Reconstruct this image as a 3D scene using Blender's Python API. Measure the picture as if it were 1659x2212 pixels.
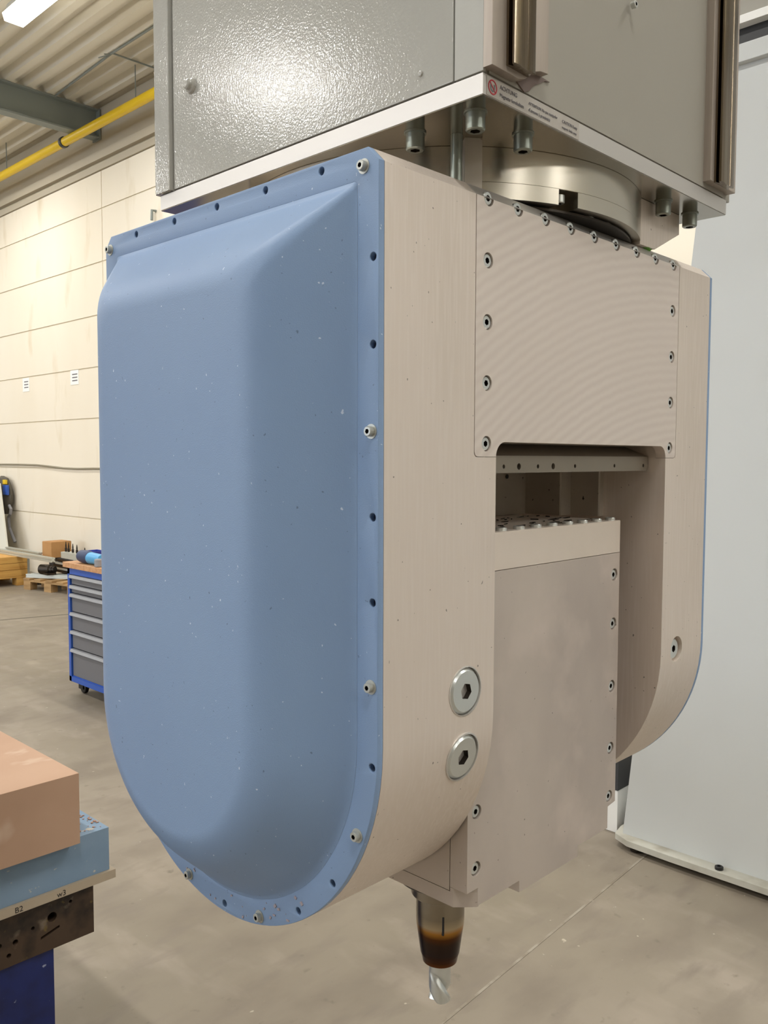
import bpy, bmesh, math, random
from mathutils import Vector, Matrix
for o in list(bpy.data.objects): bpy.data.objects.remove(o)
S = bpy.context.scene; COL = S.collection
PI = math.pi; rnd = random.Random(7)
Z0 = 1.86                                   # height of the fork head's front top edge above the floor

# ------------------------------------------------------------------ camera, world, exposure
cam = bpy.data.cameras.new('camera'); camo = bpy.data.objects.new('camera', cam); COL.objects.link(camo)
cam.sensor_fit = 'HORIZONTAL'; cam.sensor_width = 36; cam.lens = 1865.57 / 1659 * 36
cam.clip_start = .05; cam.clip_end = 100
_y, _p, _r = [math.radians(a) for a in (46.0267, -3.5369, .1617)]
fw = Vector((math.sin(_y)*math.cos(_p), math.cos(_y)*math.cos(_p), math.sin(_p)))
rt = Vector((math.cos(_y), -math.sin(_y), 0)); up = rt.cross(fw)
r2 = rt*math.cos(_r) + up*math.sin(_r); u2 = -rt*math.sin(_r) + up*math.cos(_r)
M = Matrix((r2, u2, -fw)).transposed().to_4x4(); M.translation = (-.5127, -.4949, 1.6202)
camo.matrix_world = M; S.camera = camo
W = bpy.data.worlds.new('world'); S.world = W; W.use_nodes = True
W.node_tree.nodes['Background'].inputs[0].default_value = (.8, .87, 1, 1)
W.node_tree.nodes['Background'].inputs[1].default_value = .3
S.view_settings.view_transform = 'Standard'; S.view_settings.look = 'None'
S.view_settings.gamma = 1; S.view_settings.use_curve_mapping = False
S.view_settings.exposure = 0.38
LAMP_W = 60.0                               # one ceiling lamp
LAMP_COL = (1, .985, .955)

# ------------------------------------------------------------------ materials
def lin(h):
    h = h.lstrip('#'); v = [int(h[i:i+2], 16)/255 for i in (0, 2, 4)]
    return tuple((x/12.92 if x <= .04045 else ((x+.055)/1.055)**2.4) for x in v) + (1,)
def mat(name, col, r=.5, m=0.0, var=(), bump=None, rvar=None, emit=None, spec=.5, aniso=0, coat=0):
    """var: (scale, detail, stretch, col2, lo, hi) colour patches; bump: (scale, strength, dist, stretch, detail)"""
    mt = bpy.data.materials.new(name); mt.use_nodes = True
    nt = mt.node_tree; b = nt.nodes['Principled BSDF']; L = nt.links.new
    b.inputs['Roughness'].default_value = r; b.inputs['Metallic'].default_value = m
    b.inputs['Specular IOR Level'].default_value = spec
    b.inputs['Anisotropic'].default_value = aniso; b.inputs['Coat Weight'].default_value = coat
    tc = nt.nodes.new('ShaderNodeTexCoord')
    def noise(scale, detail, st):
        mp = nt.nodes.new('ShaderNodeMapping'); mp.inputs['Scale'].default_value = st
        L(tc.outputs['Object'], mp.inputs[0])
        n = nt.nodes.new('ShaderNodeTexNoise'); n.inputs['Scale'].default_value = scale
        n.inputs['Detail'].default_value = detail; L(mp.outputs[0], n.inputs[0]); return n.outputs[0]
    cur = None
    for (sc, de, st, c2, lo, hi) in var:
        rp = nt.nodes.new('ShaderNodeMapRange'); rp.inputs[1].default_value = lo; rp.inputs[2].default_value = hi
        L(noise(sc, de, st), rp.inputs[0])
        mx = nt.nodes.new('ShaderNodeMix'); mx.data_type = 'RGBA'
        L(rp.outputs[0], mx.inputs[0])
        if cur is None: mx.inputs[6].default_value = lin(col)
        else: L(cur, mx.inputs[6])
        mx.inputs[7].default_value = lin(c2); cur = mx.outputs[2]
    if cur is None: b.inputs['Base Color'].default_value = lin(col)
    else: L(cur, b.inputs['Base Color'])
    if bump:
        sc, stg, dist, st, de = bump
        bp = nt.nodes.new('ShaderNodeBump'); bp.inputs['Strength'].default_value = stg; bp.inputs['Distance'].default_value = dist
        L(noise(sc, de, st), bp.inputs['Height']); L(bp.outputs[0], b.inputs['Normal'])
    if rvar:
        sc, st, lo, hi = rvar
        rp = nt.nodes.new('ShaderNodeMapRange'); rp.inputs[1].default_value = .3; rp.inputs[2].default_value = .7
        rp.inputs[3].default_value = lo; rp.inputs[4].default_value = hi
        L(noise(sc, 3, st), rp.inputs[0]); L(rp.outputs[0], b.inputs['Roughness'])
    if emit:
        b.inputs['Emission Color'].default_value = lin(emit[0]); b.inputs['Emission Strength'].default_value = emit[1]
    return mt
O = (1, 1, 1)
MT = {}
MT['blue'] = mat('blue_paint', '#7f98b9', .5, 0, var=[(3, 3, O, '#7891b4', .35, .65), (260, 1, O, '#5f738c', .765, .80), (230, 1, (1, 1.02, .98), '#b9c6d6', .775, .80)], bump=(900, .12, .001, O, 1))
MT['alu'] = mat('brushed_aluminium', '#dcd0c5', .45, .5, var=[(6, 4, (1, 1, .35), '#d2c6b9', .4, .7), (60, 3, (5, 5, .25), '#dfd4ca', .45, .75), (190, 1, O, '#8d857b', .77, .80)])
MT['alu_panel'] = mat('face_milled_aluminium', '#dfd3cb', .42, .5)
MT['alu_plain'] = mat('plain_aluminium', '#e0d4c8', .45, .5, var=[(8, 4, O, '#d8ccbe', .4, .7)])
MT['alu_turned'] = mat('turned_aluminium', '#c6bfb2', .27, .95)
MT['alu_dirty'] = mat('dusty_aluminium', '#b8b0a4', .5, .6, var=[(9, 5, O, '#a29a8f', .4, .7), (160, 2, O, '#3f3a36', .70, .76)], bump=(80, .05, .001, O, 3))
MT['alu_spindle'] = mat('stained_aluminium', '#c5bab0', .5, .5, var=[(6, 5, (1, 1, .6), '#b5aaa2', .40, .66), (15, 4, O, '#cfc2b8', .5, .8), (170, 1, O, '#847b72', .76, .80)])
MT['pad_metal'] = mat('rail_pad_metal', '#aca196', .45, .4, var=[(20, 3, (4, 4, .3), '#a0958a', .4, .7)])
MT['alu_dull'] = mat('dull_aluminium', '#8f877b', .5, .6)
MT['flange_grey'] = mat('scuffed_flange_paint', '#bfbdb2', .5, 0, var=[(9, 4, O, '#a9a496', .48, .7)])
MT['alu_bright'] = mat('machined_aluminium', '#c9c5c0', .42, .7)
MT['alu_mirror'] = mat('polished_aluminium', '#9c968a', .15, 1.0, bump=(14, .015, .002, O, 2))
MT['steel'] = mat('zinc_steel', '#d2d5d2', .3, .75)
MT['dull_zinc'] = mat('dull_zinc', '#b4b5ae', .42, .55)
MT['grey_zinc'] = mat('grey_green_zinc', '#8d928a', .32, .8)
MT['steel_rail'] = mat('ground_rail_steel', '#8d8171', .22, 1.0, var=[(40, 3, (8, 8, .2), '#6d5f4b', .4, .7)], bump=(60, .05, .001, (8, 8, .1), 3))
MT['chrome'] = mat('chrome', '#e6e4de', .08, 1.0)
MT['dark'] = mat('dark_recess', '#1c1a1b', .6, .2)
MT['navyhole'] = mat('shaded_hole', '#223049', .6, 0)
MT['dark_steel'] = mat('black_steel', '#3b352f', .4, .8)
MT['enamel'] = mat('orange_peel_enamel', '#aaa9a2', .13, 0, bump=(400, .17, .001, O, 1), spec=.6)
MT['enamel_flat'] = mat('smooth_grey_enamel', '#aeada6', .42, 0, bump=(200, .08, .002, O, 1), spec=.4)
MT['gray_panel'] = mat('satin_grey_panel', '#979389', .45, 0, bump=(320, .05, .001, O, 1), spec=.35)
MT['underside_shade'] = mat('shaded_underside', '#6b5b54', .6, 0)
MT['white_paint'] = mat('white_machine_paint', '#cdd0cf', .5, 0, var=[(1.2, 3, O, '#c7c9c7', .4, .7)], spec=.3)
MT['bright_white'] = mat('bright_white_paint', '#f0efeb', .5)
MT['charcoal'] = mat('charcoal_rubber', '#3a3b3d', .55)
MT['black'] = mat('black_plastic', '#151515', .45)
MT['wall'] = mat('cream_panel', '#e9e1d1', .8, 0, var=[(.5, 4, (1, 1, .35), '#e1d7c3', .45, .75), (3, 4, (1, 1, .3), '#cfc1a4', .62, .84)], bump=(60, .03, .004, O, 3), spec=.2)
MT['wall_joint'] = mat('panel_joint', '#d3c9b2', .9)
MT['upper_wall'] = mat('beige_sheet', '#b5ac99', .7)
MT['deck'] = mat('roof_deck', '#d8d3c5', .6, .0)
MT['beam'] = mat('grey_green_beam', '#828985', .6)
MT['yellow'] = mat('yellow_pipe_paint', '#d9b614', .4)
MT['lamp_body'] = mat('lamp_housing', '#d5d5d0', .5)
MT['lamp_glow'] = mat('lamp_diffuser', '#ffffff', .5, emit=('#fff8e8', 6.0))
MT['peach'] = mat('peach_tooling_board', '#b79881', .75, 0, var=[(4, 4, O, '#af8f78', .4, .7), (7, 3, (1, 1.8, 1), '#cdb6a3', .62, .78)], bump=(300, .08, .001, O, 2), spec=.25)
MT['foam'] = mat('blue_foam', '#7e94aa', .8, 0, var=[(9, 4, O, '#768da4', .4, .65), (26, 3, (1, 1, 1.4), '#b9b5ab', .665, .70)], bump=(200, .1, .001, O, 2), spec=.2)
MT['board'] = mat('grey_board', '#a89a86', .7)
MT['rust'] = mat('rusty_beam', '#47372a', .55, .3, var=[(14, 5, O, '#1f1914', .45, .62), (20, 4, O, '#6e6154', .60, .72), (30, 3, O, '#6b5a2a', .66, .74)])
MT['navy'] = mat('navy_paint', '#16235a', .45, 0, var=[(22, 4, O, '#121b48', .4, .7), (38, 5, O, '#8f94a8', .665, .70)], spec=.4)
MT['trolley'] = mat('trolley_blue', '#2a55ad', .4)
MT['drawer'] = mat('drawer_grey', '#6a6a6e', .5)
MT['handle'] = mat('drawer_rail_grey', '#9fa1a6', .4)
MT['worktop'] = mat('wooden_worktop', '#c99a70', .55, 0, var=[(6, 3, (.6, 6, 6), '#b98658', .4, .7)])
MT['bin'] = mat('royal_blue_plastic', '#23369c', .4)
MT['darkblue'] = mat('dark_blue_plastic', '#2f3d5f', .5)
MT['cyan'] = mat('light_blue_plastic', '#4f9fd0', .4)
MT['greyplastic'] = mat('grey_plastic', '#8f8f93', .5)
MT['pine'] = mat('yellow_pine', '#d6a75a', .65, 0, var=[(5, 4, (.5, .5, 5), '#c28f45', .4, .7)])
MT['pallet'] = mat('weathered_pallet_wood', '#b08f62', .75, 0, var=[(6, 4, (.6, .6, 4), '#8e6f48', .4, .7)])
MT['carton'] = mat('brown_cardboard', '#b98b57', .8, 0, var=[(5, 3, O, '#a97b49', .4, .7)])
MT['profile'] = mat('anodised_profile', '#c9ccc4', .4, .6)
MT['sheet'] = mat('white_sheet', '#d9d8cb', .6)
MT['cloth'] = mat('dark_grey_cloth', '#5a554b', .85)
MT['paper'] = mat('white_paper', '#eeeeea', .8)
MT['ink'] = mat('grey_ink', '#6f6d70', .8)
MT['red'] = mat('sign_red', '#b02a35', .6)
MT['label'] = mat('grey_label', '#aaa49c', .5)
MT['green'] = mat('green_plastic', '#5f9a2c', .5)
MT['cable'] = mat('dusty_cable', '#8e8672', .8)
# face milling arcs on the front panel
def milling(mt):
    nt = mt.node_tree; b = nt.nodes['Principled BSDF']; L = nt.links.new
    tc = nt.nodes.new('ShaderNodeTexCoord'); mp = nt.nodes.new('ShaderNodeMapping')
    mp.inputs['Location'].default_value = (-.25, 0, .81); L(tc.outputs['Object'], mp.inputs[0])
    wv = nt.nodes.new('ShaderNodeTexWave'); wv.wave_type = 'RINGS'; wv.rings_direction = 'Y'
    wv.inputs['Scale'].default_value = 30; wv.inputs['Distortion'].default_value = 1.6; wv.inputs['Detail'].default_value = 3
    wv.inputs['Detail Scale'].default_value = 2.0
    L(mp.outputs[0], wv.inputs[0])
    n = nt.nodes.new('ShaderNodeTexNoise'); n.inputs['Scale'].default_value = 5; L(tc.outputs['Object'], n.inputs[0])
    mu = nt.nodes.new('ShaderNodeMath'); mu.operation = 'MULTIPLY'; L(wv.outputs['Fac'], mu.inputs[0]); L(n.outputs[0], mu.inputs[1])
    mx = nt.nodes.new('ShaderNodeMix'); mx.data_type = 'RGBA'; L(mu.outputs[0], mx.inputs[0])
    mx.inputs[6].default_value = lin('#d9cdc4'); mx.inputs[7].default_value = lin('#e6dcd3'); L(mx.outputs[2], b.inputs['Base Color'])
    bp = nt.nodes.new('ShaderNodeBump'); bp.inputs['Strength'].default_value = .06; bp.inputs['Distance'].default_value = .001
    L(mu.outputs[0], bp.inputs['Height']); L(bp.outputs[0], b.inputs['Normal'])
milling(MT['alu_panel'])
# concrete floor: patches, scuffs, specks
def floor_mat():
    mt = mat('concrete_floor', '#92887a', .55, 0, spec=.35,
             var=[(.55, 5, O, '#837a6a', .38, .66), (2.2, 6, (1, 1.6, 1), '#7d7366', .46, .70), (6, 6, (1, .45, 1), '#9b9082', .54, .78), (9, 6, (.5, 1.3, 1), '#80766a', .54, .74),
                  (16, 4, O, '#6f675a', .66, .80), (26, 2, O, '#b5ab99', .745, .77)], bump=(30, .06, .004, O, 5), rvar=(3, O, .42, .7))
    return mt
MT['floor'] = floor_mat()
# heat tint bands of the shrink-fit holder (colour of the metal itself)
def holder_mat():
    mt = mat('heat_tinted_steel', '#8a8378', .28, 1.0); nt = mt.node_tree; b = nt.nodes['Principled BSDF']; L = nt.links.new
    tc = nt.nodes.new('ShaderNodeTexCoord'); sp = nt.nodes.new('ShaderNodeSeparateXYZ'); L(tc.outputs['Object'], sp.inputs[0])
    mr = nt.nodes.new('ShaderNodeMapRange'); mr.inputs[1].default_value = 0; mr.inputs[2].default_value = .10
    L(sp.outputs[2], mr.inputs[0]); cr = nt.nodes.new('ShaderNodeValToRGB'); L(mr.outputs[0], cr.inputs[0])
    e = cr.color_ramp.elements; e[0].position = 0; e[0].color = lin('#6f4424'); e[1].position = .95; e[1].color = lin('#948b7d')
    for p, c in ((.07, '#4a2f20'), (.18, '#3a302e'), (.33, '#40332c'), (.42, '#5a3a22'), (.50, '#b07f3c'), (.56, '#b5a58a'), (.68, '#8f8676')):
        x = e.new(p); x.color = lin(c)
    L(cr.outputs[0], b.inputs['Base Color']); return mt
MT['holder'] = holder_mat()

# ------------------------------------------------------------------ object helpers
WL = {}                                     # world location of an object's origin
def link(o, parent=None, loc=None):
    COL.objects.link(o)
    if parent is not None: o.parent = parent
    base = WL[parent] if parent is not None else Vector((0, 0, 0))
    WL[o] = base if loc is None else Vector(loc)
    o.location = WL[o] - base
    return o
def tag(o, label=None, cat=None, group=None, kind=None):
    if label: o['label'] = label
    if cat: o['category'] = cat
    if group: o['group'] = group
    if kind: o['kind'] = kind
    return o
def thing(name, loc, label, cat, group=None, rz=0):
    o = bpy.data.objects.new(name, None); o.empty_display_size = .1
    link(o, None, loc); return tag(o, label, cat, group)
def smooth(me, ang=35):
    for p in me.polygons: p.use_smooth = True
    me.set_sharp_from_angle(angle=math.radians(ang))
def obj(name, bm, m, parent=None, loc=None, ang=25, label=None):
    """mesh object; the bmesh/mesh is given in world coordinates unless loc is given"""
    if isinstance(bm, bmesh.types.BMesh):
        me = bpy.data.meshes.new(name); bmesh.ops.recalc_face_normals(bm, faces=bm.faces); bm.to_mesh(me); bm.free()
    else: me = bm
    me.name = name
    if loc is None and parent is not None: me.transform(Matrix.Translation(-WL[parent]))
    smooth(me, ang); me.materials.clear(); me.materials.append(MT[m] if isinstance(m, str) else m)
    o = bpy.data.objects.new(name, me); link(o, parent, loc if loc is not None else (WL[parent] if parent is not None else None))
    if label: o['label'] = label
    if ang == 25:                           # flat faces stay flat beside their rounded edges
        w = o.modifiers.new('weighted', 'WEIGHTED_NORMAL'); w.keep_sharp = True; w.weight = 90
    return o
def place(name, me, parent, loc, d=(0, 0, 1), rot=0):
    """another object that shares mesh me, its +Z turned to d"""
    o = bpy.data.objects.new(name, me); link(o, parent, loc)
    q = Vector((0, 0, 1)).rotation_difference(Vector(d).normalized()).to_matrix().to_4x4() @ Matrix.Rotation(rot, 4, 'Z')
    o.rotation_euler = q.to_euler(); return o
def add_box(bm, x0, x1, y0, y1, z0, z1, bev=0, mtx=None):
    r = bmesh.ops.create_cube(bm, size=1)
    for v in r['verts']:
        v.co = Vector(((x0+x1)/2 + v.co.x*(x1-x0), (y0+y1)/2 + v.co.y*(y1-y0), (z0+z1)/2 + v.co.z*(z1-z0)))
    vs = r['verts']
    if bev:
        es = list({e for v in vs for e in v.link_edges})
        rr = bmesh.ops.bevel(bm, geom=es, offset=bev, segments=2, affect='EDGES', profile=.5)
        vs = list({v for f in rr['faces'] for v in f.verts} | {v for v in vs if v.is_valid})
    if mtx is not None:
        for v in vs: v.co = mtx @ v.co
    return vs
def box(*a, **k):
    bm = bmesh.new(); add_box(bm, *a, **k); return bm
def loft(bm, loops, cap0=True, cap1=True, closed=True):
    L = [[bm.verts.new(p) for p in lp] for lp in loops]
    n = len(L[0])
    for a, b in zip(L, L[1:]):
        for i in range(n if closed else n-1):
            j = (i+1) % n
            bm.faces.new((a[i], a[j], b[j], b[i]))
    if cap0: bm.faces.new(L[0])
    if cap1: bm.faces.new(L[-1])
    return L
def lathe(bm, prof, axis=(0, 0, 0), n=32, d=(0, 0, 1), cap=True):
    q = Vector((0, 0, 1)).rotation_difference(Vector(d).normalized())
    lps = [[Vector(axis) + q @ Vector((r*math.cos(2*PI*i/n), r*math.sin(2*PI*i/n), z)) for i in range(n)] for r, z in prof]
    loft(bm, lps, cap, cap); return bm
def tube(bm, pts, r, n=10):
    pts = [Vector(p) for p in pts]; lps = []
    for i, p in enumerate(pts):
        t = (pts[min(i+1, len(pts)-1)] - pts[max(i-1, 0)]).normalized()
        a = t.orthogonal().normalized() if i == 0 else (a - t*a.dot(t)).normalized()
        b = t.cross(a); lps.append([p + (a*math.cos(2*PI*k/n) + b*math.sin(2*PI*k/n))*r for k in range(n)])
    loft(bm, lps); return bm
def plate(outline, holes=(), depth=.01, bev=0.0, U=(1, 0, 0), V=(0, 0, 1), org=(0, 0, 0), res=2):
    """flat plate: 2D outline (u,v) with holes, spanning 0..depth along N = U x V from org"""
    cu = bpy.data.curves.new('tmp', 'CURVE'); cu.dimensions = '2D'; cu.fill_mode = 'BOTH'
    cu.extrude = depth/2 - bev; cu.bevel_depth = bev; cu.bevel_resolution = res; cu.offset = -bev
    for poly in [outline] + list(holes):
        sp = cu.splines.new('POLY'); sp.points.add(len(poly)-1); sp.use_cyclic_u = True
        for p, (a, b) in zip(sp.points, poly): p.co = (a, b, 0, 1)
    ob = bpy.data.objects.new('tmp', cu); COL.objects.link(ob)
    dg = bpy.context.evaluated_depsgraph_get(); me = bpy.data.meshes.new_from_object(ob.evaluated_get(dg))
    bpy.data.objects.remove(ob); bpy.data.curves.remove(cu)
    U = Vector(U).normalized(); V = Vector(V).normalized(); N = U.cross(V)
    X = Matrix((U, V, N)).transposed().to_4x4(); X.translation = Vector(org) + N*depth/2
    me.transform(X); me.validate()
    bm = bmesh.new(); bm.from_mesh(me); bpy.data.meshes.remove(me)
    bmesh.ops.remove_doubles(bm, verts=bm.verts, dist=1e-6); return bm
def circ(u, v, r, n=24, a0=0): return [(u + r*math.cos(a0+2*PI*i/n), v + r*math.sin(a0+2*PI*i/n)) for i in range(n)]
def arc(u, v, r, a0, a1, n): return [(u + r*math.cos(a0+(a1-a0)*i/n), v + r*math.sin(a0+(a1-a0)*i/n)) for i in range(n+1)]
def extr(outline, x0, x1, off=(0, 0, 0)):
    """(y,z) outline extruded along X"""
    bm = bmesh.new(); loft(bm, [[Vector((x, y, z)) + Vector(off) for y, z in outline] for x in (x0, x1)]); return bm
def extz(outline, z0, z1):
    bm = bmesh.new(); loft(bm, [[Vector((x, y, z)) for x, y in outline] for z in (z0, z1)]); return bm
def merge(*bms):
    out = bmesh.new()
    for b in bms:
        me = bpy.data.meshes.new('t'); b.to_mesh(me); b.free(); out.from_mesh(me); bpy.data.meshes.remove(me)
    return out
def mv(bm, t, rot=None):
    if rot is not None: bmesh.ops.transform(bm, matrix=rot, verts=bm.verts)
    bmesh.ops.translate(bm, vec=Vector(t), verts=bm.verts); return bm
def cut(bm, cutters):
    """boolean difference of a closed bmesh and closed cutters -> bmesh"""
    def mk(b):
        bmesh.ops.recalc_face_normals(b, faces=b.faces)
        me = bpy.data.meshes.new('t'); b.to_mesh(me); b.free(); o = bpy.data.objects.new('t', me); COL.objects.link(o); return o
    A = mk(bm); B = [mk(c) for c in cutters]
    for b in B:
        md = A.modifiers.new('b', 'BOOLEAN'); md.object = b; md.operation = 'DIFFERENCE'; md.solver = 'EXACT'
    dg = bpy.context.evaluated_depsgraph_get(); me = bpy.data.meshes.new_from_object(A.evaluated_get(dg))
    for o in [A] + B: bpy.data.objects.remove(o)
    out = bmesh.new(); out.from_mesh(me); return out

# socket cap screw, axis +Z, seat at z=0, head height h
def screw_mesh(name, R, h, hexr, depth, m='steel', washer=0, n=24):
    bm = bmesh.new(); c = R*.12
    def ring(r, z): return [(r*math.cos(2*PI*i/n), r*math.sin(2*PI*i/n), z) for i in range(n)]
    def hexa(r, z):
        out = []
        for i in range(n):
            a = 2*PI*i/n; k = (a + PI/6) % (PI/3) - PI/6
            q = r*math.cos(PI/6)/math.cos(k); out.append((q*math.cos(a), q*math.sin(a), z))
        return out
    lp = []
    if washer: lp += [ring(washer, 0), ring(washer, R*.16), ring(R*1.01, R*.17)]
    else: lp += [ring(R, 0)]
    lp += [ring(R, h-c), ring(R-c, h), hexa(hexr, h), hexa(hexr*.97, h-depth)]
    loft(bm, lp)
    me = bpy.data.meshes.new(name); bmesh.ops.recalc_face_normals(bm, faces=bm.faces); bm.to_mesh(me); bm.free()
    smooth(me, 30); me.materials.append(MT[m]); me.materials.append(MT['dark_steel'])
    zt = max(v.co.z for v in me.vertices)
    for p in me.polygons:
        if all((v_ := me.vertices[i].co).xy.length < hexr*1.05 for i in p.vertices): p.material_index = 1  # darker steel on the socket faces stands for the shade inside
    return me
SC_PANEL = screw_mesh('socket_screw', .0062, .008, .0031, .005)
SC_COVER = screw_mesh('cover_screw', .0042, .0052, .0022, .004, 'dull_zinc', washer=.0062)
SC_PLATE = screw_mesh('plate_bolt', .0088, .0165, .0049, .008, 'grey_zinc', washer=.0105)
SC_PLUG = screw_mesh('locking_plug', .0215, .010, .0080, .0085, n=36)
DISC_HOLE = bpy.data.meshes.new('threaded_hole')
_b = bmesh.new(); bmesh.ops.create_circle(_b, cap_ends=True, radius=.0034, segments=16); _b.to_mesh(DISC_HOLE); _b.free(); DISC_HOLE.materials.append(MT['navyhole'])  # dark disc colour stands for the shade down in a cover hole

# ================================================================== HALL (structure)
XW = 4.785                                   # inner face of the long wall beyond the machine
def struct(name, bm, m, parent=None, ang=35):
    o = obj(name, bm, m, parent, ang=ang); o['kind'] = 'structure'; return o
# floor slabs with a joint
struct('floor', box(-14, XW+.1, -14, 24, -.2, 0), 'floor')
# wall of horizontal panels
wall = struct('wall_right', box(XW+.012, XW+.3, -14, 24, 0, 6.1), 'wall_joint')
zs = [.0, .216, .848, 1.48, 2.112, 2.744, 3.376, 4.008, 4.64, 5.09]
ys = [-14, -2.62, 3.38, 9.385, 15.4, 24]
g = .007
for i in range(len(zs)-1):
    for j in range(len(ys)-1):
        b = box(XW, XW+.03, ys[j]+g, ys[j+1]-g, zs[i]+(g if i else 0), zs[i+1]-g, bev=.004)
        obj('panel', b, 'wall', wall)
struct('trim_1', box(XW-.02, XW+.02, -14, 24, 5.09, 5.16), 'upper_wall')
struct('trim_2', box(XW-.05, XW+.012, -14, 24, 5.20, 5.27), 'upper_wall')
struct('trim_3', box(XW-.03, XW+.012, -14, 24, 5.27, 5.80), 'upper_wall')
struct('wall_left', box(-14.2, -14, -14, 24, 0, 6.1), 'wall')
struct('wall_front', box(-14.2, XW+.3, -14.2, -14, 0, 6.1), 'wall')
struct('wall_back', box(-14.2, XW+.3, 24, 24.2, 0, 6.1), 'wall')
# trapezoidal roof deck, ribs along Y
bm = bmesh.new(); x = -14.0; prof = []; zd = 5.78; p = .235
while x < XW+.05:
    prof += [(x, zd), (x+.07*p/.21, zd), (x+.105*p/.21, zd+.075), (x+.175*p/.21, zd+.075)]; x += p
loft(bm, [[(px, y, pz) for px, pz in prof] for y in (-14, 24)], False, False, closed=False)
bm2 = box(-14, XW+.1, -14, 24, zd+.12, zd+.2)
struct('ceiling', merge(bm, bm2), 'deck', ang=20)
# roof beams (I-section along X)
def ibeam(y):
    b = merge(box(-14, XW-.04, y-.07, y+.07, 5.44, 5.458), box(-14, XW-.04, y-.07, y+.07, 5.757, 5.775), box(-14, XW-.04, y-.006, y+.006, 5.458, 5.757))
    add_box(b, XW-.055, XW-.04, y-.09, y+.09, 5.42, 5.775)
    return b
for k, y in enumerate((9.39, 3.39, -2.6, -8.6, 15.4)):
    o = obj('roof_beam', ibeam(y), 'beam')
    tag(o, 'grey steel roof beam ending at the cream wall above the yellow pipe' if k == 0 else 'grey steel roof beam hidden by the machine', 'beam', None if k == 0 else 'roof beams out of view')
# yellow pipe with couplings and drop hangers
pr_ = thing('gas_pipe', (XW-.33, 9.6, 5.40), 'yellow gas pipe running along the top of the cream wall', 'pipe')
obj('pipe_run', tube(bmesh.new(), [(XW-.33, -13.9, 5.40), (XW-.33, 23.9, 5.40)], .052, 16), 'yellow', pr_)
for y in (9.66, 4.0, 15.5):
    b = bmesh.new(); lathe(b, [(.054, -.03), (.064, -.022), (.064, .022), (.054, .03)], (XW-.33, y, 5.40), 20, (0, 1, 0)); obj('coupling', b, 'charcoal', pr_)
for y in (8.0, 11.3, 5.0):
    b = bmesh.new(); tube(b, [(XW-.33, y, 5.45), (XW-.33, y, 5.80)], .006, 6); o = obj('hanger_rod', b, 'beam', pr_)
# thin conduit under the deck
b = bmesh.new(); tube(b, [(4.19, 9.30, 5.765), (4.12, 7.9, 5.768), (4.12, 5.5, 5.768)], .011, 8)
tube(b, [(4.12, 7.86, 5.762), (4.60, 7.84, 5.762)], .009, 6)
for a in (.06, -.06): tube(b, [(4.12, 7.9, 5.765), (4.04, 7.95+a, 5.74)], .006, 5)
tag(obj('ceiling_conduit', b, 'beam'), 'thin dark conduit with a branch under the ribbed roof', 'conduit')
# ceiling lamps: housing, diffuser and the light itself
def lamp(x, y, label, group=None):
    t = thing('ceiling_lamp', (x, y, 5.62), label, 'lamp', group)
    b = bmesh.new()
    loft(b, [[(x+dx, yy, 5.62+dz) for dx, dz in ((-.05, .10), (.05, .10), (.09, .0), (-.09, .0))] for yy in (y-.76, y+.76)])
    obj('housing', b, 'lamp_body', t)
    b = bmesh.new()
    loft(b, [[(x+dx, yy, 5.62+dz) for dx, dz in ((-.105, -.002), (.105, -.002), (.085, -.065), (-.085, -.065))] for yy in (y-.75, y+.75)])
    obj('diffuser', b, 'lamp_glow', t)
    for s in (-.5, .5):
        b = bmesh.new(); tube(b, [(x, y+s, 5.71), (x, y+s, 5.79)], .006, 6); obj('suspension_rod', b, 'beam', t)
    li = bpy.data.lights.new('lamp_light', 'AREA'); li.shape = 'RECTANGLE'; li.size = .18; li.size_y = 1.48
    li.energy = LAMP_W; li.color = LAMP_COL
    lo = bpy.data.objects.new('lamp_light', li); link(lo, t, (x, y, 5.54))
for xi, x in enumerate((2.98, -1.2, -5.35, -9.5)):
    for k in range(-4, 5):
        y = 6.82 + 4.2*k
        if y < -13 or y > 23 or (y < -1 and x < -2): continue
        seen = xi == 0 and k == 0
        lamp(x, y, 'bright fluorescent ceiling lamp at the top left under the roof' if seen else 'fluorescent ceiling lamp beyond the frame', None if seen else 'ceiling lamps out of view')
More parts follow.
